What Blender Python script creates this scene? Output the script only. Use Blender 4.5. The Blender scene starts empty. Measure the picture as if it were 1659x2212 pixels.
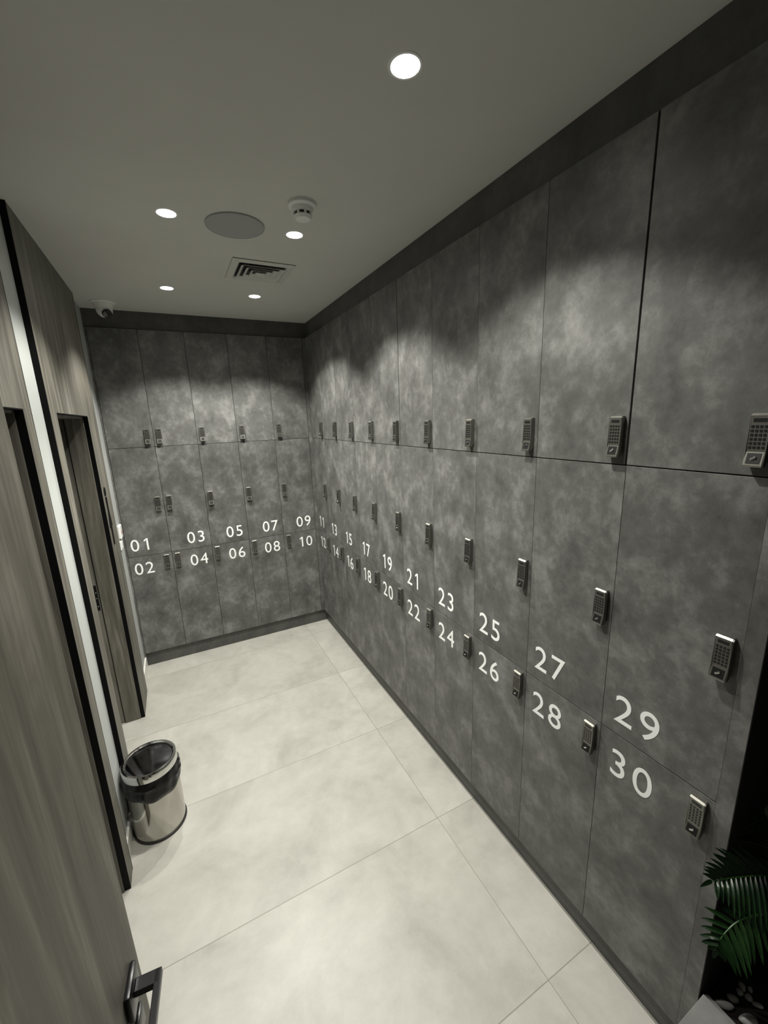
import bpy, bmesh, math, random
from mathutils import Vector, Matrix
random.seed(7)
C = bpy.context.scene.collection
PI = math.pi

# ------------------------------------------------------------------ camera, world, exposure
cd = bpy.data.cameras.new('camera')
cam = bpy.data.objects.new('camera', cd); C.objects.link(cam)
cam.location = (-1.0466, -3.3758, 1.8201)
cam.rotation_euler = (1.3444, 0.0356, -0.4738)
cd.sensor_fit = 'HORIZONTAL'; cd.sensor_width = 36.0
cd.lens = 885.585 / 1659 * 36.0
cd.clip_start = 0.02; cd.clip_end = 60
bpy.context.scene.camera = cam
vs = bpy.context.scene.view_settings
vs.view_transform = 'Standard'; vs.look = 'None'; vs.gamma = 1; vs.exposure = 0.0
vs.use_curve_mapping = False
wd = bpy.data.worlds.new('world'); bpy.context.scene.world = wd; wd.use_nodes = True
wd.node_tree.nodes['Background'].inputs[0].default_value = (0.9, 0.95, 1, 1)
wd.node_tree.nodes['Background'].inputs[1].default_value = 0.01
SPOT_W = [55.0, 30.0, 82.0, 66.0, 82.0, 66.0]          # each ceiling downlight
GLOW_W = 2.0           # wide soft spill of each downlight
LIGHT_COL = (1.0, 0.975, 0.905)
H = 2.57
LIGHTS = [(-0.481, -2.434), (-0.940, -2.430), (-0.481, -1.519), (-0.954, -1.524), (-0.478, -0.592), (-0.957, -0.592)]

# ------------------------------------------------------------------ helpers
def mat(name, col, rough=0.5, metal=0.0, spec=None, emit=None, estr=0):
    m = bpy.data.materials.new(name); m.use_nodes = True
    b = m.node_tree.nodes['Principled BSDF']
    b.inputs['Base Color'].default_value = (*col, 1)
    b.inputs['Roughness'].default_value = rough
    b.inputs['Metallic'].default_value = metal
    if spec is not None: b.inputs['Specular IOR Level'].default_value = spec
    if emit: b.inputs['Emission Color'].default_value = (*emit, 1); b.inputs['Emission Strength'].default_value = estr
    return m
def N(m, t, **kw):
    n = m.node_tree.nodes.new(t)
    for k, v in kw.items():
        if k in n.inputs: n.inputs[k].default_value = v
        else: setattr(n, k, v)
    return n
def L(m, a, b): m.node_tree.links.new(a, b)
def ramp(m, fac, stops):
    r = N(m, 'ShaderNodeValToRGB'); e = r.color_ramp.elements
    while len(e) < len(stops): e.new(0.5)
    for i, (p, c) in enumerate(stops): e[i].position = p; e[i].color = (*c, 1)
    L(m, fac, r.inputs[0]); return r.outputs[0]
def mixc(m, f, a, b, mode='MIX'):
    n = m.node_tree.nodes.new('ShaderNodeMix'); n.data_type = 'RGBA'; n.blend_type = mode
    for sock, v in ((n.inputs[0], f), (n.inputs[6], a), (n.inputs[7], b)):
        if hasattr(v, 'links') or hasattr(v, 'is_linked'): L(m, v, sock)
        elif isinstance(v, tuple): sock.default_value = (*v, 1)
        else: sock.default_value = v
    return n.outputs[2]
def math_(m, op, a, b=None, c=None):
    n = m.node_tree.nodes.new('ShaderNodeMath'); n.operation = op
    for i, v in enumerate((a, b, c)):
        if v is None: continue
        if isinstance(v, (int, float)): n.inputs[i].default_value = v
        else: L(m, v, n.inputs[i])
    return n.outputs[0]

def laminate(name, lo, mid, hi, rough=0.5):
    m = mat(name, mid, rough); b = m.node_tree.nodes['Principled BSDF']
    tc = N(m, 'ShaderNodeTexCoord'); oi = N(m, 'ShaderNodeObjectInfo')
    sc = N(m, 'ShaderNodeVectorMath', operation='SCALE'); cx = N(m, 'ShaderNodeCombineXYZ')
    L(m, oi.outputs['Random'], cx.inputs[0]); L(m, oi.outputs['Random'], cx.inputs[2])
    L(m, cx.outputs[0], sc.inputs[0]); sc.inputs['Scale'].default_value = 37.0
    ad = N(m, 'ShaderNodeVectorMath', operation='ADD'); L(m, tc.outputs['Object'], ad.inputs[0]); L(m, sc.outputs[0], ad.inputs[1])
    mp = N(m, 'ShaderNodeMapping'); mp.inputs['Scale'].default_value = (1.0, 1.0, 0.85); mp.inputs['Rotation'].default_value = (0, 0.2, 0); L(m, ad.outputs[0], mp.inputs[0])
    n1 = N(m, 'ShaderNodeTexNoise', Scale=7.0, Detail=9.0, Roughness=0.66, Distortion=0.15); L(m, mp.outputs[0], n1.inputs['Vector'])
    n2 = N(m, 'ShaderNodeTexNoise', Scale=38.0, Detail=5.0, Roughness=0.6); L(m, mp.outputs[0], n2.inputs['Vector'])
    f = math_(m, 'ADD', math_(m, 'MULTIPLY', n1.outputs[0], 0.78), math_(m, 'MULTIPLY', n2.outputs[0], 0.22))
    n3 = N(m, 'ShaderNodeTexNoise', Scale=170.0, Detail=3.0, Roughness=0.7); L(m, mp.outputs[0], n3.inputs['Vector'])
    f = math_(m, 'ADD', f, math_(m, 'MULTIPLY', math_(m, 'SUBTRACT', n3.outputs[0], 0.5), 0.09))
    L(m, ramp(m, f, [(0.36, lo), (0.5, mid), (0.64, hi)]), b.inputs['Base Color'])
    rr = N(m, 'ShaderNodeMapRange'); rr.inputs[3].default_value = rough - 0.06; rr.inputs[4].default_value = rough + 0.08
    L(m, n2.outputs[0], rr.inputs[0]); L(m, rr.outputs[0], b.inputs['Roughness'])
    return m
def wood(name, lo, mid, hi, rough=0.55):
    m = mat(name, mid, rough); b = m.node_tree.nodes['Principled BSDF']
    tc = N(m, 'ShaderNodeTexCoord')
    mp = N(m, 'ShaderNodeMapping'); mp.inputs['Scale'].default_value = (1, 1, 0.09); L(m, tc.outputs['Object'], mp.inputs[0])
    wv = N(m, 'ShaderNodeTexNoise', Scale=13.0, Detail=7.0, Roughness=0.62, Distortion=1.6); L(m, mp.outputs[0], wv.inputs['Vector'])
    mp2 = N(m, 'ShaderNodeMapping'); mp2.inputs['Scale'].default_value = (1, 1, 0.03); L(m, tc.outputs['Object'], mp2.inputs[0])
    fn = N(m, 'ShaderNodeTexNoise', Scale=110.0, Detail=4.0, Roughness=0.65); L(m, mp2.outputs[0], fn.inputs['Vector'])
    f = math_(m, 'ADD', math_(m, 'MULTIPLY', wv.outputs[0], 0.72), math_(m, 'MULTIPLY', fn.outputs[0], 0.28))
    L(m, ramp(m, f, [(0.33, lo), (0.5, mid), (0.66, hi)]), b.inputs['Base Color'])
    bp = N(m, 'ShaderNodeBump', Strength=0.08, Distance=0.002); L(m, f, bp.inputs['Height']); L(m, bp.outputs[0], b.inputs['Normal'])
    return m
def plaster(name, col, rough=0.8, amt=0.03):
    m = mat(name, col, rough); b = m.node_tree.nodes['Principled BSDF']
    tc = N(m, 'ShaderNodeTexCoord'); n = N(m, 'ShaderNodeTexNoise', Scale=3.0, Detail=5.0, Roughness=0.6); L(m, tc.outputs['Object'], n.inputs['Vector'])
    L(m, ramp(m, n.outputs[0], [(0.3, tuple(c * (1 - amt) for c in col)), (0.7, tuple(c * (1 + amt) for c in col))]), b.inputs['Base Color'])
    n2 = N(m, 'ShaderNodeTexNoise', Scale=220.0, Detail=2.0); L(m, tc.outputs['Object'], n2.inputs['Vector'])
    bp = N(m, 'ShaderNodeBump', Strength=0.05, Distance=0.001); L(m, n2.outputs[0], bp.inputs['Height']); L(m, bp.outputs[0], b.inputs['Normal'])
    return m
def floor_mat():
    m = mat('beige_floor_tile', (0.6, 0.57, 0.48), 0.42); b = m.node_tree.nodes['Principled BSDF']
    tc = N(m, 'ShaderNodeTexCoord'); sx = N(m, 'ShaderNodeSeparateXYZ'); L(m, tc.outputs['Object'], sx.inputs[0])
    u = math_(m, 'DIVIDE', math_(m, 'ADD', sx.outputs[0], 0.181), 1.40)
    v = math_(m, 'DIVIDE', math_(m, 'ADD', sx.outputs[1], 0.172), 0.64)
    def edge(t, s):
        fr = math_(m, 'FRACT', t); d = math_(m, 'MINIMUM', fr, math_(m, 'SUBTRACT', 1.0, fr))
        return math_(m, 'MULTIPLY', d, s)
    d = math_(m, 'MINIMUM', edge(u, 1.40), edge(v, 0.64))
    g = N(m, 'ShaderNodeMapRange'); g.inputs[1].default_value = 0.0008; g.inputs[2].default_value = 0.0018; L(m, d, g.inputs[0])
    idx = N(m, 'ShaderNodeCombineXYZ'); L(m, math_(m, 'FLOOR', u), idx.inputs[0]); L(m, math_(m, 'FLOOR', v), idx.inputs[1])
    wn = N(m, 'ShaderNodeTexWhiteNoise'); wn.noise_dimensions = '3D'; L(m, idx.outputs[0], wn.inputs['Vector'])
    sc = N(m, 'ShaderNodeVectorMath', operation='SCALE'); L(m, wn.outputs['Color'], sc.inputs[0]); sc.inputs['Scale'].default_value = 23.0
    ad = N(m, 'ShaderNodeVectorMath', operation='ADD'); L(m, tc.outputs['Object'], ad.inputs[0]); L(m, sc.outputs[0], ad.inputs[1])
    n1 = N(m, 'ShaderNodeTexNoise', Scale=3.2, Detail=9.0, Roughness=0.64, Distortion=0.5); L(m, ad.outputs[0], n1.inputs['Vector'])
    n2 = N(m, 'ShaderNodeTexNoise', Scale=18.0, Detail=7.0, Roughness=0.68); L(m, ad.outputs[0], n2.inputs['Vector'])
    f = math_(m, 'ADD', math_(m, 'MULTIPLY', n1.outputs[0], 0.72), math_(m, 'MULTIPLY', n2.outputs[0], 0.28))
    col = ramp(m, f, [(0.32, (0.34, 0.335, 0.295)), (0.5, (0.44, 0.433, 0.388)), (0.68, (0.525, 0.516, 0.468))])
    tone = N(m, 'ShaderNodeMapRange'); tone.inputs[3].default_value = 0.95; tone.inputs[4].default_value = 1.03; L(m, wn.outputs['Value'], tone.inputs[0])
    tc2 = N(m, 'ShaderNodeVectorMath', operation='SCALE'); L(m, col, tc2.inputs[0]); L(m, tone.outputs[0], tc2.inputs['Scale'])
    L(m, mixc(m, g.outputs[0], (0.26, 0.24, 0.2), tc2.outputs[0]), b.inputs['Base Color'])
    bp = N(m, 'ShaderNodeBump', Strength=0.5, Distance=0.001); L(m, g.outputs[0], bp.inputs['Height']); L(m, bp.outputs[0], b.inputs['Normal'])
    return m

M = {}
M['lam'] = laminate('grey_concrete_laminate', (0.066, 0.0665, 0.062), (0.112, 0.1125, 0.1055), (0.205, 0.206, 0.195), 0.5)
M['lam_shade'] = laminate('shaded_concrete_laminate', (0.058, 0.058, 0.054), (0.08, 0.08, 0.075), (0.11, 0.11, 0.103), 0.5)  # locker laminate darkened: shade on cornice and plinth put into the colour
M['wood'] = wood('grey_brown_wood_veneer', (0.066, 0.0625, 0.050), (0.130, 0.123, 0.100), (0.24, 0.229, 0.192))
M['floor'] = floor_mat()
M['ceil'] = plaster('ceiling_paint', (0.60, 0.60, 0.565))
M['white'] = plaster('white_wall_paint', (0.44, 0.46, 0.445), 0.6)
M['grey'] = plaster('dark_grey_wall_paint', (0.10, 0.10, 0.095), 0.8)
M['base'] = mat('white_gloss_skirting', (0.78, 0.77, 0.72), 0.3)
M['black'] = mat('black_anodised_trim', (0.0035, 0.0035, 0.004), 0.6, 0.0, 0.12)
M['handle'] = mat('black_door_hardware', (0.006, 0.006, 0.007), 0.28, 0.0, 0.35)
M['niche'] = laminate('black_panel', (0.009, 0.009, 0.008), (0.011, 0.011, 0.010), (0.014, 0.014, 0.013), 0.6)
M['inside'] = mat('dark_cabinet_core', (0.02, 0.02, 0.02), 0.8)
M['gun'] = mat('satin_gunmetal', (0.23, 0.225, 0.2), 0.38, 0.85)
M['key'] = mat('black_rubber_keys', (0.012, 0.012, 0.013), 0.35)
M['knob'] = mat('polished_steel_knob', (0.72, 0.72, 0.70), 0.22, 1.0)
M['vinyl'] = mat('white_vinyl_lettering', (0.93, 0.95, 0.93), 0.5)
M['chrome'] = mat('polished_chrome', (0.72, 0.72, 0.70), 0.1, 1.0)
M['steel'] = mat('mirror_steel', (0.50, 0.485, 0.445), 0.13, 1.0)
M['flap'] = mat('dark_mirror_flap', (0.2, 0.2, 0.215), 0.12, 1.0)
M['bag'] = mat('black_bin_liner', (0.006, 0.006, 0.006), 0.25, 0.0, 0.3)
M['vent'] = mat('vent_paint', (0.58, 0.58, 0.545), 0.5)
M['rubber'] = mat('black_rubber', (0.012, 0.011, 0.009), 0.5)
M['plast'] = mat('white_plastic', (0.8, 0.8, 0.78), 0.35)
M['spk'] = mat('grey_speaker_mesh', (0.36, 0.37, 0.37), 0.85)
M['lens'] = mat('glowing_lamp_lens', (1, 1, 1), 0.4, emit=(1.0, 0.975, 0.92), estr=14)
M['dark'] = mat('black_void_plastic', (0.006, 0.006, 0.006), 0.4)
M['glass'] = mat('black_camera_glass', (0.004, 0.004, 0.005), 0.05)
M['conc'] = laminate('planter_concrete', (0.12, 0.12, 0.114), (0.155, 0.155, 0.148), (0.19, 0.19, 0.182), 0.75)
M['soil'] = laminate('dark_reddish_bark_soil', (0.004, 0.003, 0.003), (0.014, 0.007, 0.006), (0.04, 0.018, 0.014), 0.85)
M['stone'] = plaster('pale_river_pebble', (0.42, 0.42, 0.40), 0.5, 0.12)
M['leaf'] = laminate('dark_green_palm_leaf', (0.008, 0.028, 0.009), (0.014, 0.046, 0.013), (0.028, 0.075, 0.02), 0.24)
M['stem'] = mat('palm_stem', (0.03, 0.09, 0.02), 0.4)
M['red'] = mat('red_lettering', (0.45, 0.05, 0.04), 0.5)

def addbox(bm, x0, x1, y0, y1, z0, z1, bev=0):
    v = [bm.verts.new(p) for p in ((x0,y0,z0),(x1,y0,z0),(x1,y1,z0),(x0,y1,z0),(x0,y0,z1),(x1,y0,z1),(x1,y1,z1),(x0,y1,z1))]
    fs = [bm.faces.new([v[i] for i in f]) for f in ((0,3,2,1),(4,5,6,7),(0,1,5,4),(1,2,6,5),(2,3,7,6),(3,0,4,7))]
    if bev:
        es = list({e for f in fs for e in f.edges})
        bmesh.ops.bevel(bm, geom=es, offset=bev, segments=2, affect='EDGES', profile=0.5)
def boxes(*bs, bev=0):
    bm = bmesh.new()
    for b in bs: addbox(bm, *b, bev=bev)
    return bm
def lathe(bm, prof, c=(0,0,0), n=48, cap0=True, cap1=True, flip=False):
    rings = []
    for r, z in prof:
        rings.append([bm.verts.new((c[0]+r*math.cos(2*PI*i/n), c[1]+r*math.sin(2*PI*i/n), c[2]+z)) for i in range(n)])
    for a, b in zip(rings, rings[1:]):
        for i in range(n):
            bm.faces.new((a[i], a[(i+1)%n], b[(i+1)%n], b[i]))
    if cap0: bm.faces.new(rings[0][::-1])
    if cap1: bm.faces.new(rings[-1])
def tube(bm, pts, rads, n=8):
    rings = []
    for i, p in enumerate(pts):
        p = Vector(p); a = Vector(pts[max(i-1,0)]); b = Vector(pts[min(i+1,len(pts)-1)])
        d = (b-a).normalized(); up = Vector((0,0,1)) if abs(d.z) < 0.9 else Vector((1,0,0))
        s = d.cross(up).normalized(); t = s.cross(d)
        rings.append([bm.verts.new(p + (s*math.cos(2*PI*k/n) + t*math.sin(2*PI*k/n))*rads[i]) for k in range(n)])
    for a, b in zip(rings, rings[1:]):
        for i in range(n): bm.faces.new((a[i], a[(i+1)%n], b[(i+1)%n], b[i]))
    bm.faces.new(rings[0][::-1]); bm.faces.new(rings[-1])
def mesh(name, bm, m, smooth=False):
    bmesh.ops.recalc_face_normals(bm, faces=bm.faces)
    me = bpy.data.meshes.new(name); bm.to_mesh(me); bm.free()
    me.materials.append(m)
    if smooth:
        me.polygons.foreach_set('use_smooth', [True]*len(me.polygons))
        try: me.set_sharp_from_angle(angle=math.radians(35))
        except Exception: pass
    return me
def obj(name, me, parent=None, loc=(0,0,0), rz=0):
    o = bpy.data.objects.new(name, me); C.objects.link(o); o.location = loc; o.rotation_euler = (0,0,rz)
    if parent: o.parent = parent
    return o
def part(name, bm, m, parent=None, smooth=False): return obj(name, mesh(name, bm, m, smooth), parent)
def tag(o, label, cat, group=None, kind=None):
    o['label'] = label; o['category'] = cat
    if group: o['group'] = group
    if kind: o['kind'] = kind
    return o
def struct(name, bm, m):
    o = part(name, bm, m); o['kind'] = 'structure'; return o
def thing(name, label, cat, loc=(0,0,0), rz=0, group=None):
    return tag(obj(name, None, None, loc, rz), label, cat, group)
def copy_tree(o, parent=None):
    c = o.copy(); C.objects.link(c); c.parent = parent
    for ch in [x for x in CH.get(o.name, [])]: copy_tree(ch, c)
    return c
CH = {}
def reg(root):
    kids = list(root.children); CH[root.name] = kids
    for k in kids: reg(k)

# ------------------------------------------------------------------ room shell
XW = -1.454            # face of the left wall
XP = -1.434            # face of the wooden door portals
YN = -3.58             # face of the near wall
ZD = 1.885             # door head
struct('floor', boxes((-2.7, 0.62, -5.0, 0.6, -0.08, 0.0)), M['floor'])
# ceiling with round holes for the six lamps is a slab; lamp cans hang just below its face
struct('ceiling', boxes((-2.7, 0.62, -5.0, 0.6, H, H+0.1)), M['ceil'])
P1 = dict(far=-0.335, of=-0.618, on=-1.316, near=-1.420)
P2 = dict(far=-1.660, of=-1.740, on=-2.440, near=-2.545)
WX = (-1.60, XW)
struct('wall_left', boxes((*WX, P1['of']+0.028, 0.5, 0, H), (*WX, P2['of']+0.028, P1['on']-0.02, 0, H), (*WX, YN, P2['on']-0.02, 0, H),
        (*WX, P1['on']-0.02, P1['of']+0.028, ZD+0.03, H), (*WX, P2['on']-0.02, P2['of']+0.028, ZD+0.03, H)), M['white'])
struct('wall_back', boxes((-2.7, 0.62, 0.5, 0.6, 0, H)), M['grey'])
struct('wall_right', boxes((0.52, 0.62, -5.0, 0.5, 0, H)), M['niche'])
struct('wall_near', boxes((-2.7, -1.300, YN-0.12, YN, 0, H), (-0.43, 0.52, YN-0.12, YN, 0, H), (-1.300, -0.43, YN-0.12, YN, 1.90, H)), M['grey'])
struct('wall_hallway', boxes((-2.7, 0.52, -5.0, -4.9, 0, H), (-2.7, -2.6, YN-0.12, 0.5, 0, H)), M['grey'])
struct('wall_side_rooms', boxes((-2.6, -1.60, -1.56, -1.48, 0, H)), M['grey'])
struct('baseboard_left', boxes((XW, XW+0.011, P1['far'], 0.03, 0, 0.085), (XW, XW+0.011, P2['far'], P1['near'], 0, 0.085),
        (XW, XW+0.011, YN, P2['near'], 0, 0.085), bev=0.002), M['base'])

def portal(name, P, closed=False):
    r = obj(name, None, None, (0,0,0)); r['kind'] = 'structure'
    xi = XW
    g = 0.0015; kz = 0.408
    # wooden facing: two jamb boards and a full-height head panel
    part('jamb_panel', boxes((xi, XP, P['of'], P['far'], kz+g, H), (xi+0.001, XP, P['of'], P['far'], 0, kz-g)), M['wood'], r)
    part('jamb_panel', boxes((xi, XP, P['near'], P['on'], kz+g, H), (xi+0.001, XP, P['near'], P['on'], 0, kz-g)), M['wood'], r)
    part('head_panel', boxes((xi, XP, P['on'], P['of'], ZD, H)), M['wood'], r)
    part('black_edge', boxes((xi, XP+0.0006, P['near']-0.003, P['near'], 0, H), (xi, XP+0.0006, P['far'], P['far']+0.003, 0, H)), M['black'], r)
    part('reveal_trim', boxes((xi-0.002, XP, P['of']-0.003, P['of'], 0, ZD), (xi-0.002, XP, P['on'], P['on']+0.003, 0, ZD), (xi-0.002, XP, P['on'], P['of'], ZD-0.004, ZD)), M['black'], r)
    f = P['of']; n = P['on']
    part('jamb_lining', boxes((-1.541, xi-0.002, f-0.008, f+0.028, 0, ZD-0.004), (-1.61, -1.546, f+0.001, f+0.028, 0, ZD), bev=0.0015), M['wood'], r)
    part('jamb_lining', boxes((-1.541, xi-0.002, n-0.02, n+0.008, 0, ZD-0.004), (-1.61, -1.546, n-0.02, n-0.001, 0, ZD), bev=0.0015), M['wood'], r)
    part('head_lining', boxes((-1.541, xi-0.002, n, f, ZD-0.012, ZD+0.03), (-1.61, -1.546, n, f, ZD-0.001, ZD+0.03)), M['wood'], r)
    s = part('strike_plate', boxes((-1.566, -1.551, f-0.001, f+0.001, 0.775, 0.93)), M['dark'], r)
    s['label'] = 'black strike plate with bright screws'
    bm = bmesh.new()
    for z in (0.885, 0.85, 0.80):
        bmesh.ops.create_uvsphere(bm, u_segments=8, v_segments=6, radius=0.003, matrix=Matrix.Translation((-1.558, f-0.001, z)))
    part('screw', bm, M['knob'], s, True)
    return r
portal('door_1', P1)
portal('door_2', P2)

# lockers: fillers, cornice and plinth
ZP, Z2, Z1, ZT = 0.1157, 0.8903, 1.6763, 2.4564
BX = [-1.4412 + 0.2832*k for k in range(6)]
YR0 = -0.0102; YEND = YR0 - 3.0
struct('trim_1', boxes((-1.454, 0.0157, 0.0157, 0.04, ZT+0.003, H), (0.0157, 0.04, -3.045, 0.04, ZT+0.003, H)), M['lam_shade'])
struct('trim_2', boxes((-1.443, 0.031, 0.031, 0.05, 0, ZP-0.004), (0.031, 0.05, -3.045, 0.05, 0, ZP-0.004)), M['lam_shade'])
struct('trim_3', boxes((-0.0235, 0.012, 0.0, 0.02, ZP, ZT), (0.0, 0.02, YR0+0.0015, 0.0, ZP, ZT), (-1.454, -1.4425, 0.004, 0.02, 0.085, ZT)), M['lam'])
struct('trim_4', boxes((0.0, 0.5, -3.045, YEND-0.0002, 0.0, H), (0.004, 0.018, YEND-0.0002, YEND+0.0008, 0.1, H)), M['lam'])
struct('trim_5', boxes((0.0008, 0.52, -3.0465, -3.0452, 0.0, H)), M['niche'])

# ------------------------------------------------------------------ lockers
DW_R, DW_B = 0.300, 0.2832
def door_mesh(w, z0, z1, l=0.0006, r=0.0006):
    return mesh('door', boxes((l, w-r, 0.0, 0.018, 0.0015, z1-z0-0.0015), bev=0.0006), M['lam'])
def carcass_mesh(w, h):
    t = 0.016
    return mesh('carcass', boxes((0.001, t, 0.02, 0.48, 0.001, h-0.001), (w-t, w-0.001, 0.02, 0.48, 0.001, h-0.001), (t, w-t, 0.02, 0.48, 0.001, t), (t, w-t, 0.02, 0.48, h-t, h-0.001), (t, w-t, 0.47, 0.48, t, h-t)), M['inside'])
# lock (origin at the bottom centre of its base on the door face, front towards -y)
LW, LH = 0.034, 0.105
def lock_mesh():
    bm = bmesh.new()
    prof = [(0, LH), (-0.012, LH), (-0.0165, LH-0.004), (-0.0165, 0.030), (-0.0235, 0.004), (-0.0215, 0.0), (-0.010, 0.0), (0, 0.012)]
    A = [bm.verts.new((-LW/2, y, z)) for y, z in prof]; B = [bm.verts.new((LW/2, y, z)) for y, z in prof]
    n = len(prof)
    for i in range(n): bm.faces.new((A[i], A[(i+1)%n], B[(i+1)%n], B[i]))
    bm.faces.new(A[::-1]); bm.faces.new(B)
    es = [e for e in bm.edges if abs(e.verts[0].co.x) == abs(e.verts[1].co.x) and e.verts[0].co.x*e.verts[1].co.x > 0]
    bmesh.ops.bevel(bm, geom=es, offset=0.0016, segments=2, affect='EDGES')
    return mesh('lock', bm, M['gun'])
def keypad_mesh():
    bm = bmesh.new()
    for r in range(6):
        for c in range(4):
            x = -0.0105 + c*0.007; z = 0.0385 + r*0.0082
            addbox(bm, x-0.0021, x+0.0021, -0.0176, -0.016, z-0.0024, z+0.0024)
    return mesh('keypad', bm, M['key'])
def display_mesh():
    return mesh('display', boxes((-0.0105, 0.0105, -0.0172, -0.016, 0.0885, 0.0955)), M['key'])
def slant(z): return -0.0165 - (0.030-z)/0.026*0.007
def window_mesh():
    bm = bmesh.new(); o = 0.0008
    pts = [(-0.0115, slant(0.0275)-o, 0.0275), (0.0115, slant(0.0275)-o, 0.0275), (0.0115, slant(0.007)-o, 0.007), (-0.0115, slant(0.007)-o, 0.007)]
    a = [bm.verts.new(p) for p in pts]; b = [bm.verts.new((p[0], p[1]+0.0016, p[2])) for p in pts]
    bm.faces.new(a); bm.faces.new(b[::-1])
    for i in range(4): bm.faces.new((a[i], a[(i+1)%4], b[(i+1)%4], b[i]))
    return mesh('knob_recess', bm, M['dark'])
def knob_mesh():
    bm = boxes((-0.0055, 0.0055, -0.0018, 0.0018, -0.0022, 0.0022), bev=0.0008)
    bmesh.ops.rotate(bm, verts=bm.verts, cent=(0,0,0), matrix=Matrix.Rotation(math.radians(-35), 3, 'Y'))
    bmesh.ops.translate(bm, verts=bm.verts, vec=(0, slant(0.017)-0.0012, 0.017))
    return mesh('turn_knob', bm, M['knob'])
ML = [('keypad', keypad_mesh()), ('display', display_mesh()), ('knob_recess', window_mesh()), ('turn_knob', knob_mesh())]
MLOCK = lock_mesh()

# number lettering, one mesh per number, built from the built-in font and scaled to the size on the doors
_dig = {}
def digit(ch):
    if ch in _dig: return _dig[ch]
    cu = bpy.data.curves.new('glyph', 'FONT'); cu.body = ch; cu.extrude = 0.0; cu.resolution_u = 8
    o = bpy.data.objects.new('glyph', cu); C.objects.link(o)
    dg = bpy.context.evaluated_depsgraph_get(); dg.update()
    me = bpy.data.meshes.new_from_object(o.evaluated_get(dg))
    bpy.data.objects.remove(o)
    vs_ = [v.co.copy() for v in me.vertices]; fs = [list(p.vertices) for p in me.polygons]
    bpy.data.meshes.remove(me)
    _dig[ch] = (vs_, fs); return _dig[ch]
def number_mesh(s):
    zv, _ = digit('0'); h0 = max(v.y for v in zv) - min(v.y for v in zv); y0 = min(v.y for v in zv)
    w0 = max(v.x for v in zv) - min(v.x for v in zv)
    sz = 0.088 / h0; sxx = 0.053 / w0
    bm = bmesh.new()
    for i, ch in enumerate(s):
        if ch == '1':
            cx = 0.0265 + i*0.071; k = 0.088
            pts = [(0.20, 0), (0.345, 0), (0.345, 1.0), (0.225, 1.0), (-0.02, 0.845), (0.02, 0.735), (0.20, 0.845)]
            bm.faces.new([bm.verts.new((cx + (px_-0.15)*k*0.9, -0.0007, pz_*k)) for px_, pz_ in pts]); continue
        vv, ff = digit(ch); mn = min(v.x for v in vv); mx = max(v.x for v in vv)
        cx = 0.0265 + i*0.071
        new = [bm.verts.new((cx + (v.x - (mn+mx)/2)*sxx, -0.0007, (v.y-y0)*sz)) for v in vv]
        for f in ff:
            try: bm.faces.new([new[k] for k in f])
            except ValueError: pass
    ex = bmesh.ops.extrude_face_region(bm, geom=list(bm.faces))
    bmesh.ops.translate(bm, verts=[g for g in ex['geom'] if isinstance(g, bmesh.types.BMVert)], vec=(0, 0.0006, 0))
    return mesh('number', bm, M['vinyl'])

ROWS = [(0, Z1, ZT, 0.021), (1, Z2, Z1, 0.325), (2, ZP, Z2, 0.658)]   # row, z0, z1, lock bottom above door bottom
def proto(w, row, side, margin):
    _, z0, z1, lz = ROWS[row]
    r = obj('locker', None)
    obj('carcass', carcass_mesh(w, z1-z0), r)
    obj('door', door_mesh(w, z0, z1), r)
    lx = margin + LW/2 if side == 'L' else w - margin - LW/2
    lk = obj('lock', MLOCK, r, (lx, 0.0, lz))
    for n, me in ML: obj(n, me, lk)
    bpy.context.view_layer.update(); reg(r)
    return r
words = {0: 'top', 1: 'middle', 2: 'bottom'}
protos = {}
def place(w, row, side, margin, loc, rz, label, group, num=None, numx=0.036, gap=None):
    key = (w, row, side, margin)
    if key not in protos: protos[key] = [proto(w, row, side, margin), False]
    p, used = protos[key]
    if used: o = copy_tree(p)
    else: o = p; protos[key][1] = True
    o.location = loc; o.rotation_euler = (0, 0, rz)
    tag(o, label, 'locker', group)
    if num:
        nz = 0.933 if row == 1 else 0.752
        obj('number', number_mesh(num), o, (numx, 0, nz - ROWS[row][1]))
    if gap is not None:
        for ch in o.children:
            if ch.name.startswith('door'):
                ch.data = door_mesh(w, ROWS[row][1], ROWS[row][2], *gap)
    return o
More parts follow.
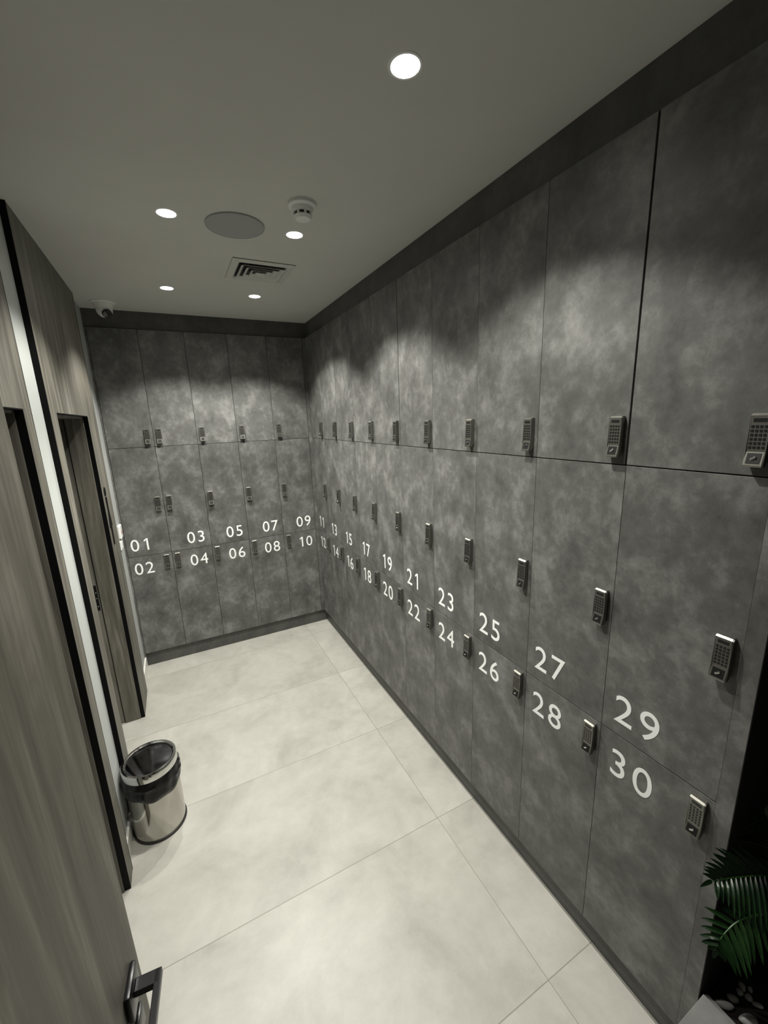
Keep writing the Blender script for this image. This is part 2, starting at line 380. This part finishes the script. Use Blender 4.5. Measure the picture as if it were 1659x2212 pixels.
# copies of the prototype are made before the numbers are added to it
def build_lockers():
    todo = []
    for c in range(5):
        odd = '%02d' % (2*c+1); even = '%02d' % (2*c+2)
        for row in range(3):
            side = 'R' if c == 0 else 'L'
            num = None if row == 0 else (odd if row == 1 else even)
            if row == 0: lab = 'grey back-wall locker in the top row, unnumbered, above locker %s' % odd
            elif row == 1: lab = 'grey back-wall locker in the middle row, numbered %s in white' % odd
            else: lab = 'grey back-wall locker in the bottom row, numbered %s in white' % even
            numx = 0.029 if c == 0 else DW_B - 0.040 - 0.124
            todo.append((DW_B, row, side, 0.020, (BX[c], 0, ROWS[row][1]), 0, lab, 'lockers on the back wall', num, numx, (0.0012, 0.0012)))
    for c in range(10):
        odd = '%02d' % (2*c+11); even = '%02d' % (2*c+12)
        for row in range(3):
            num = None if row == 0 else (odd if row == 1 else even)
            if row == 0: lab = 'grey right-wall locker in the top row, unnumbered, above locker %s' % odd
            elif row == 1: lab = 'grey right-wall locker in the middle row, numbered %s in white' % odd
            else: lab = 'grey right-wall locker in the bottom row, numbered %s in white' % even
            gap = None
            if c == 9: gap = (0.0006, 0.0)
            if row == 0 and c == 8: gap = (0.0009, 0.0045)
            if row == 0 and c == 4: gap = (0.0009, 0.0035)
            todo.append((DW_R, row, 'R', 0.013, (0, YR0 - c*DW_R, ROWS[row][1]), -PI/2, lab, 'lockers on the right wall', num, 0.036, gap))
    for t in todo: place(*t)
build_lockers()

# ------------------------------------------------------------------ ceiling lamps
def lamp_proto():
    r = obj('downlight', None)
    bm = bmesh.new(); lathe(bm, [(0.0325, -0.0012), (0.0375, -0.0012), (0.039, 0.0), (0.0325, 0.0)][::1], n=40, cap0=False, cap1=False)
    obj('trim_ring', mesh('trim_ring', bm, M['plast'], True), r)
    bm = bmesh.new(); lathe(bm, [(0.0, -0.003), (0.015, -0.0028), (0.026, -0.0020), (0.0335, -0.0008)], n=40, cap0=False, cap1=True)
    obj('lens', mesh('lens', bm, M['lens'], True), r)
    bpy.context.view_layer.update(); reg(r)
    return r
LP = lamp_proto()
lab = ['round white recessed downlight nearest the camera, large and bright above the lockers',
       'recessed downlight cut by the top edge of the photo, near the left wall',
       'recessed downlight just beyond the smoke detector on the ceiling',
       'recessed downlight to the left of the round ceiling speaker',
       'recessed downlight beyond the ceiling air vent, near the back lockers',
       'recessed downlight near the security camera, furthest left at the back']
for i, (x, y) in enumerate(LIGHTS):
    o = LP if i == 0 else copy_tree(LP)
    o.location = (x, y, H - 0.0005)
    tag(o, lab[i], 'ceiling light', 'recessed downlights')
    ld = bpy.data.lights.new('downlight_beam', 'SPOT'); ld.energy = SPOT_W[i]; ld.color = LIGHT_COL
    ld.spot_size = math.radians(114); ld.spot_blend = 0.42; ld.shadow_soft_size = 0.022
    lo = bpy.data.objects.new('downlight_beam', ld); C.objects.link(lo); lo.location = (0, 0, -0.012); lo.parent = o
    ld = bpy.data.lights.new('downlight_spill', 'SPOT'); ld.energy = GLOW_W; ld.color = LIGHT_COL
    ld.spot_size = math.radians(170); ld.spot_blend = 0.6; ld.shadow_soft_size = 0.03
    lo = bpy.data.objects.new('downlight_spill', ld); C.objects.link(lo); lo.location = (0, 0, -0.012); lo.parent = o

# ceiling speaker
t = thing('ceiling_speaker', 'large round flat grey loudspeaker grille set in the ceiling', 'speaker', (-0.715, -1.515, H))
bm = bmesh.new(); lathe(bm, [(0.1105, 0.0), (0.1105, -0.004), (0.1095, -0.0055), (0.108, -0.0055)], n=64, cap0=False, cap1=False)
part('rim', bm, M['spk'], t, True)
bm = bmesh.new(); lathe(bm, [(0.1075, 0.0), (0.1075, -0.0052)], n=64)
part('grille', bm, M['spk'], t)
# smoke detector
t = thing('smoke_detector', 'white dome smoke detector hanging from the ceiling near a downlight', 'smoke detector', (-0.523, -1.774, H))
bm = bmesh.new(); lathe(bm, [(0.050, 0.0), (0.050, -0.010), (0.046, -0.014), (0.040, -0.016)], n=48, cap0=False)
part('base', bm, M['plast'], t, True)
bm = bmesh.new(); lathe(bm, [(0.040, -0.016), (0.037, -0.026), (0.033, -0.030)], n=48, cap0=False)
part('body', bm, M['plast'], t, True)
bm = bmesh.new(); lathe(bm, [(0.029, -0.030), (0.029, -0.040)], n=48)
part('sensing_chamber', bm, M['dark'], t)
bm = bmesh.new(); lathe(bm, [(0.031, -0.039), (0.032, -0.042), (0.026, -0.050), (0.012, -0.053)], n=48)
part('cap', bm, M['plast'], t, True)
bm = bmesh.new()
for k in range(8):
    a = 2*PI*k/8; x, y = 0.0315*math.cos(a), 0.0315*math.sin(a)
    b2 = boxes((-0.0022, 0.0022, -0.004, 0.004, -0.041, -0.029)); bmesh.ops.rotate(b2, verts=b2.verts, cent=(0,0,0), matrix=Matrix.Rotation(a, 3, 'Z'))
    bmesh.ops.translate(b2, verts=b2.verts, vec=(x, y, 0)); me_ = bpy.data.meshes.new('tmp'); b2.to_mesh(me_); b2.free(); bm.from_mesh(me_); bpy.data.meshes.remove(me_)
part('ribs', bm, M['plast'], t)
# air vent: square four-way diffuser
t = thing('ceiling_vent', 'square white louvred air vent set in the ceiling before the back downlights', 'air vent', (-0.532, -1.035, H))
def frame(bm, ro, ri, zo, zi, th=0.0015):
    o = [bm.verts.new((sx*ro, sy*ro, zo)) for sx, sy in ((-1,-1),(1,-1),(1,1),(-1,1))]
    i = [bm.verts.new((sx*ri, sy*ri, zi)) for sx, sy in ((-1,-1),(1,-1),(1,1),(-1,1))]
    o2 = [bm.verts.new((v.co.x, v.co.y, v.co.z+th)) for v in o]; i2 = [bm.verts.new((v.co.x, v.co.y, v.co.z+th)) for v in i]
    for k in range(4):
        j = (k+1)%4
        bm.faces.new((o[k], o[j], i[j], i[k])); bm.faces.new((o2[j], o2[k], i2[k], i2[j]))
        bm.faces.new((o[j], o[k], o2[k], o2[j])); bm.faces.new((i[k], i[j], i2[j], i2[k]))
bm = bmesh.new(); frame(bm, 0.150, 0.118, -0.004, -0.008); frame(bm, 0.118, 0.112, -0.008, -0.002)
part('outer_frame', bm, M['vent'], t)
bm = boxes((-0.118, 0.118, -0.118, 0.118, -0.0018, -0.0004)); part('dark_core', bm, M['dark'], t)
for ro, ri in ((0.106, 0.088), (0.078, 0.060), (0.050, 0.034)):
    bm = bmesh.new(); frame(bm, ro, ri, -0.0165, -0.0045); part('louvre', bm, M['vent'], t)
bm = boxes((-0.024, 0.024, -0.024, 0.024, -0.0165, -0.0145), (-0.003, 0.003, -0.003, 0.003, -0.015, -0.001)); part('centre_plate', bm, M['vent'], t)
# security camera
t = thing('security_camera', 'small white dome security camera on the ceiling in the back left corner', 'camera', (-1.308, -0.170, H))
bm = bmesh.new(); lathe(bm, [(0.068, 0.0), (0.068, -0.004), (0.062, -0.007), (0.056, -0.010), (0.050, -0.028), (0.044, -0.038)], n=48, cap0=False)
part('base', bm, M['plast'], t, True)
d = Vector((0.32, -0.68, -0.62)).normalized()
bm = bmesh.new(); bmesh.ops.create_uvsphere(bm, u_segments=32, v_segments=20, radius=0.045, matrix=Matrix.Translation((0, 0, -0.044)))
eb = part('eyeball', bm, M['plast'], t, True)
bm = bmesh.new(); lathe(bm, [(0.027, 0.0), (0.027, 0.010), (0.023, 0.0125)], n=40)
q = d.to_track_quat('Z', 'Y').to_matrix(); bmesh.ops.rotate(bm, verts=bm.verts, cent=(0,0,0), matrix=q)
bmesh.ops.translate(bm, verts=bm.verts, vec=Vector((0, 0, -0.044)) + d*0.037)
part('lens', bm, M['glass'], t, True)

# ------------------------------------------------------------------ waste bin
BC = (-1.330, -1.478, 0.0); BR = 0.108; BH = 0.357
t = thing('waste_bin', 'round mirror-steel waste bin with black liner, standing by the white wall', 'bin', BC)
bm = bmesh.new(); lathe(bm, [(BR+0.001, 0.0), (BR+0.004, 0.003), (BR+0.004, 0.011), (BR, 0.014), (BR-0.01, 0.014)], n=72)
part('base_ring', bm, M['rubber'], t, True)
bm = bmesh.new(); lathe(bm, [(BR, 0.012), (BR, BH-0.03)], n=96, cap1=False)
part('body', bm, M['steel'], t, True)
# liner folded over the rim: wrinkled collar
bm = bmesh.new(); nn = 160; prof = [(0.000, BH-0.030), (0.004, BH-0.040), (0.010, BH-0.052), (0.013, BH-0.064), (0.0135, BH-0.076), (0.012, BH-0.088), (0.013, BH-0.104), (0.010, BH-0.120), (0.005, BH-0.131), (0.001, BH-0.135)]
rings = []
ph = [random.uniform(0, 6.28) for _ in range(12)]
for j, (dr, z) in enumerate(prof):
    ring = []
    for i in range(nn):
        a = 2*PI*i/nn
        w = 0.5 + 0.5*math.sin(3*a+ph[0]+j*1.7)*math.sin(5*a+ph[1]-j*1.1); w2 = math.sin(9*a+ph[2]+j*2.3)*math.sin(7*a+ph[3]-j*1.9)
        amp = math.sin(PI*j/(len(prof)-1))
        r = BR + 0.0008 + dr*(0.55+0.45*w) + 0.003*w2*amp
        zz = z + (0.010*math.sin(a*2+0.6) + 0.004*math.sin(7*a+ph[4]))*(j/(len(prof)-1))
        ring.append(bm.verts.new((r*math.cos(a), r*math.sin(a), zz)))
    rings.append(ring)
for a_, b_ in zip(rings, rings[1:]):
    for i in range(nn): bm.faces.new((a_[i], a_[(i+1)%nn], b_[(i+1)%nn], b_[i]))
part('liner_bag', bm, M['bag'], t, True)
bm = bmesh.new(); lathe(bm, [(BR-0.004, BH-0.036), (BR+0.0035, BH-0.036), (BR+0.0035, BH-0.004), (BR+0.001, BH), (BR-0.008, BH), (BR-0.012, BH-0.004), (BR-0.012, BH-0.012)], n=96, cap0=False, cap1=False)
part('lid_ring', bm, M['chrome'], t, True)
bm = bmesh.new(); lathe(bm, [(BR-0.0155, BH-0.010), (BR-0.0155, BH-0.0075), (BR-0.017, BH-0.007)], n=96)
part('lid_flap', bm, M['flap'], t, True)
bm = bmesh.new(); lathe(bm, [(BR-0.012, BH-0.012), (BR-0.0158, BH-0.012)], n=96, cap0=False, cap1=False)
part('lid_gap', bm, M['rubber'], t)

# ------------------------------------------------------------------ signs and switches on the left
t = thing('door_sign', 'dark pictogram figure on the wooden panel right of the far doorway', 'sign', (XP, -0.535, 1.14))
bm = bmesh.new()
def disc_x(bm, cy, cz, r, x0, x1, n=24):
    a = [bm.verts.new((x0, cy+r*math.cos(2*PI*i/n), cz+r*math.sin(2*PI*i/n))) for i in range(n)]; b = [bm.verts.new((x1, v.co.y, v.co.z)) for v in a]
    bm.faces.new(a[::-1]); bm.faces.new(b)
    for i in range(n): bm.faces.new((a[i], a[(i+1)%n], b[(i+1)%n], b[i]))
def poly_x(bm, pts, x0, x1):
    a = [bm.verts.new((x0, y, z)) for y, z in pts]; b = [bm.verts.new((x1, y, z)) for y, z in pts]; n = len(pts)
    bm.faces.new(a[::-1]); bm.faces.new(b)
    for i in range(n): bm.faces.new((a[i], a[(i+1)%n], b[(i+1)%n], b[i]))
disc_x(bm, 0, 0.318, 0.026, 0.0, 0.004)
part('head', bm, M['black'], t)
bm = bmesh.new(); poly_x(bm, [(-0.018, 0.285), (0.018, 0.285), (0.012, 0.215), (0.045, 0.110), (0.016, 0.110), (0.012, 0.0), (-0.012, 0.0), (-0.016, 0.110), (-0.045, 0.110), (-0.012, 0.215)], 0.0, 0.004)
part('figure', bm, M['black'], t)
t = thing('wall_switch', 'white rocker switch plate on the wall strip beside locker 01', 'switch', (XW, -0.13, 1.0))
part('plate', boxes((0, 0.008, -0.04, 0.04, 0.0, 0.062), bev=0.002), M['plast'], t)
part('rocker', boxes((0.008, 0.012, -0.024, 0.024, 0.010, 0.052), bev=0.001), M['plast'], t)
t = thing('call_button', 'white rounded box with red marking above the switch beside locker 01', 'button', (XW, -0.11, 1.075))
part('housing', boxes((0, 0.018, -0.04, 0.04, 0.0, 0.09), bev=0.005), M['plast'], t)
bm = bmesh.new(); poly_x(bm, [(-0.015, 0.05), (0.0, 0.052), (0.012, 0.045), (0.012, 0.030), (-0.010, 0.026), (-0.018, 0.036)], 0.0178, 0.0188)
part('red_mark', bm, M['red'], t)

# ------------------------------------------------------------------ open entrance door in the foreground
E0 = Vector((-1.2084, -2.72)); H0 = Vector((-1.297, -3.565))
dl = (H0 - E0); LEN = dl.length; ang = math.atan2(dl.y, dl.x)
# local frame: +x runs from the free edge to the hinge, +y is the room face
t = thing('entrance_door', 'tall grey-brown wooden door standing open in the left foreground with a black lever', 'door', (E0.x, E0.y, 0.006), ang)
t.rotation_euler = (0.0063, 0, ang)
part('leaf', boxes((0.0, LEN, -0.042, 0.0, 0.0, 1.886), bev=0.0012), M['wood'], t)
hz = 0.958
for side in (1, -1):
    h = part('door_handle', boxes((0.030, 0.082, 0.0, 0.009, hz-0.030, hz+0.022), bev=0.003) if side == 1 else boxes((0.030, 0.082, -0.051, -0.042, hz-0.030, hz+0.022), bev=0.003), M['handle'], t, True)
    y0, y1 = (0.009, 0.044) if side == 1 else (-0.086, -0.051)
    g0, g1 = (0.036, 0.046) if side == 1 else (-0.088, -0.078)
    part('lever', boxes((0.046, 0.066, y0, y1, hz-0.006, hz+0.006), (0.046, 0.176, g0, g1, hz-0.006, hz+0.006), bev=0.0012), M['handle'], h)
    part('key_escutcheon', boxes((0.036, 0.076, 0.0 if side == 1 else -0.048, 0.006 if side == 1 else -0.042, hz-0.100, hz-0.060), bev=0.002), M['handle'], t, True)
part('latch_plate', boxes((-0.0008, 0.0005, -0.032, -0.010, hz-0.13, hz+0.07)), M['gun'], t)
for z in (0.2, 1.0, 1.7):
    bm = bmesh.new(); lathe(bm, [(0.007, z), (0.007, z+0.09)], c=(LEN+0.004, -0.006, 0), n=16); part('hinge', bm, M['black'], t)

# ------------------------------------------------------------------ planter bed with palm and pebbles
ZL = 0.315
t = thing('planter', 'low grey concrete planter ledge at the near end of the lockers', 'planter', (0, -3.30, 0))
bm = boxes((-0.42, 0.004, -0.27, 0.247, 0, ZL), bev=0.002)
part('ledge', bm, M['conc'], t)
part('trough_edge', boxes((0.004, 0.02, -0.27, 0.247, 0, ZL-0.012)), M['conc'], t)
tag(part('soil', boxes((0.02, 0.515, -3.57, -3.053, 0, 0.272)), M['soil']), 'dark reddish bark soil filling the planter under the palm', 'soil', kind='stuff')

def blade(bm, base, d, nrm, length, width, droop=0.25, n=6):
    d = d.normalized(); s = d.cross(nrm).normalized(); prev = None
    for i in range(n+1):
        u = i/n
        p = base + d*length*u + Vector((0,0,-1))*droop*length*u*u
        w = width*0.5*(math.sin(PI*min(1, 0.12+0.88*u))**0.6 if u < 1 else 0.0)*(1-0.35*u)
        up = nrm*w*0.35
        cur = [bm.verts.new(p - s*w + up), bm.verts.new(p), bm.verts.new(p + s*w + up)]
        if prev:
            bm.faces.new((prev[0], cur[0], cur[1], prev[1])); bm.faces.new((prev[1], cur[1], cur[2], prev[2]))
        prev = cur
def frond(parent, pts, ll, n, width=0.013, start=0.2, nrm=Vector((-0.3, -0.75, 0.6)), fwd=0.75, droop=0.25, ll2=None, fwd2=None, end=0.94):
    ll2 = ll2 or ll; fwd2 = fwd if fwd2 is None else fwd2
    P = [Vector(p) for p in pts]
    def at(u):
        # Catmull-Rom through the points
        k = u*(len(P)-1); i = min(int(k), len(P)-2); f = k-i
        a, b, c_, d_ = P[max(i-1,0)], P[i], P[i+1], P[min(i+2, len(P)-1)]
        return 0.5*((2*b) + (c_-a)*f + (2*a-5*b+4*c_-d_)*f*f + (3*b-3*c_+d_-a)*f*f*f)
    bm = bmesh.new()
    ps = [at(i/24) for i in range(25)]
    tube(bm, ps, [0.0035*(1-0.75*i/24) for i in range(25)], 6)
    st = part('frond', bm, M['stem'], parent, True)
    bm = bmesh.new()
    nv = nrm.normalized()
    for i in range(n):
        u = start + (end-start)*i/(n-1); p = at(min(u, 0.999)); tg = (at(min(u+0.02, 1)) - at(max(u-0.02, 0))).normalized()
        side = tg.cross(nv).normalized()
        env = math.sin(PI*(0.22+0.72*(u-start)/(1-start)))
        for s in (1, -1):
            dd = tg*((fwd if s > 0 else fwd2)+0.5*(u-start)) + side*s + nv*0.12
            blade(bm, p, dd, nv, (ll if s > 0 else ll2)*env*random.uniform(0.9, 1.1), width*random.uniform(0.85, 1.1), droop*random.uniform(0.6, 1.3))
    blade(bm, P[-1], at(1.0)-at(0.95), nv, ll*0.35, width*0.9, droop)
    bmesh.ops.solidify(bm, geom=list(bm.faces), thickness=0.0006)
    part('leaflets', bm, M['leaf'], st, True)
pot = Vector((0.20, -3.22, 0.27))
t = thing('palm_plant', 'dark glossy green palm growing in the planter at the end of the lockers', 'plant', tuple(pot))
def rel(*ps): return [tuple(Vector(p) - pot) for p in ps]
crown = (0.17, -3.15, 0.62)
NV = Vector((-0.62, -0.35, 0.62))
bm = bmesh.new(); tube(bm, rel((0.20, -3.22, 0.276), (0.195, -3.20, 0.45), crown), [0.014, 0.011, 0.008], 12); part('trunk', bm, M['stem'], t, True)
frond(t, rel(crown, (0.147, -3.125, 0.695), (0.105, -3.10, 0.705), (0.025, -3.088, 0.742), (-0.055, -3.078, 0.778), (-0.122, -3.070, 0.805)), 0.125, 17, 0.011, nrm=NV, fwd=1.1, ll2=0.085, fwd2=0.1)
frond(t, rel(crown, (0.094, -3.12, 0.621), (0.061, -3.095, 0.600), (0.018, -3.08, 0.588), (-0.020, -3.072, 0.558), (-0.030, -3.070, 0.524)), 0.062, 12, 0.014, nrm=NV, fwd=0.35, ll2=0.075, fwd2=0.3)
frond(t, rel(crown, (0.20, -3.12, 0.57), (0.217, -3.10, 0.473), (0.25, -3.085, 0.36)), 0.10, 12, 0.015, nrm=NV)
frond(t, rel(crown, (0.17, -3.11, 0.72), (0.14, -3.085, 0.80), (0.08, -3.072, 0.88)), 0.13, 13, 0.012, nrm=NV)
frond(t, rel(crown, (0.28, -3.16, 0.72), (0.38, -3.18, 0.78), (0.46, -3.20, 0.76)), 0.12, 14, nrm=Vector((0, -0.2, 1)))
frond(t, rel(crown, (0.19, -3.26, 0.72), (0.24, -3.36, 0.76), (0.28, -3.45, 0.70)), 0.12, 14, nrm=Vector((-0.2, 0, 1)))

def pebble(loc, size, rz, label):
    bm = bmesh.new(); bmesh.ops.create_icosphere(bm, subdivisions=3, radius=1.0)
    k = random.random()*10
    for v in bm.verts:
        f = 1 + 0.10*math.sin(3*v.co.x + k) + 0.07*math.sin(4*v.co.y + 2*k)
        v.co = Vector((v.co.x*size[0]*f, v.co.y*size[1]*f, v.co.z*size[2]))
    o = part('pebble', bm, M['stone'], None, True); o.location = (loc[0]-0.012, loc[1]+0.013, loc[2]); o.rotation_euler = (0, 0, rz)
    tag(o, label, 'pebble', 'pale pebbles on the planter soil')
pb = [((0.062, -3.094, 0.280), (0.024, 0.0095, 0.010), -0.75, 'long pale pebble on the dark soil, furthest left and nearest the concrete ledge'),
      ((0.098, -3.100, 0.279), (0.014, 0.008, 0.008), -0.75, 'second pale pebble from the ledge, smaller, right of the long one'),
      ((0.080, -3.140, 0.283), (0.022, 0.014, 0.012), -0.6, 'bright pale pebble cut by the bottom edge of the photo'),
      ((0.128, -3.102, 0.279), (0.009, 0.008, 0.007), 0.3, 'small grey pebble in the cluster right of the long ones, upper left of it'),
      ((0.146, -3.100, 0.280), (0.011, 0.008, 0.008), 0.9, 'small grey pebble in the cluster, upper right of it'),
      ((0.138, -3.118, 0.278), (0.010, 0.008, 0.007), 0.1, 'small grey pebble in the cluster, in its middle'),
      ((0.140, -3.136, 0.278), (0.012, 0.006, 0.006), -0.8, 'small thin grey pebble in the cluster, lowest of it'),
      ((0.160, -3.112, 0.278), (0.007, 0.006, 0.005), 0.5, 'tiny grey pebble in the cluster, furthest right')]
for p in pb: pebble(*p)
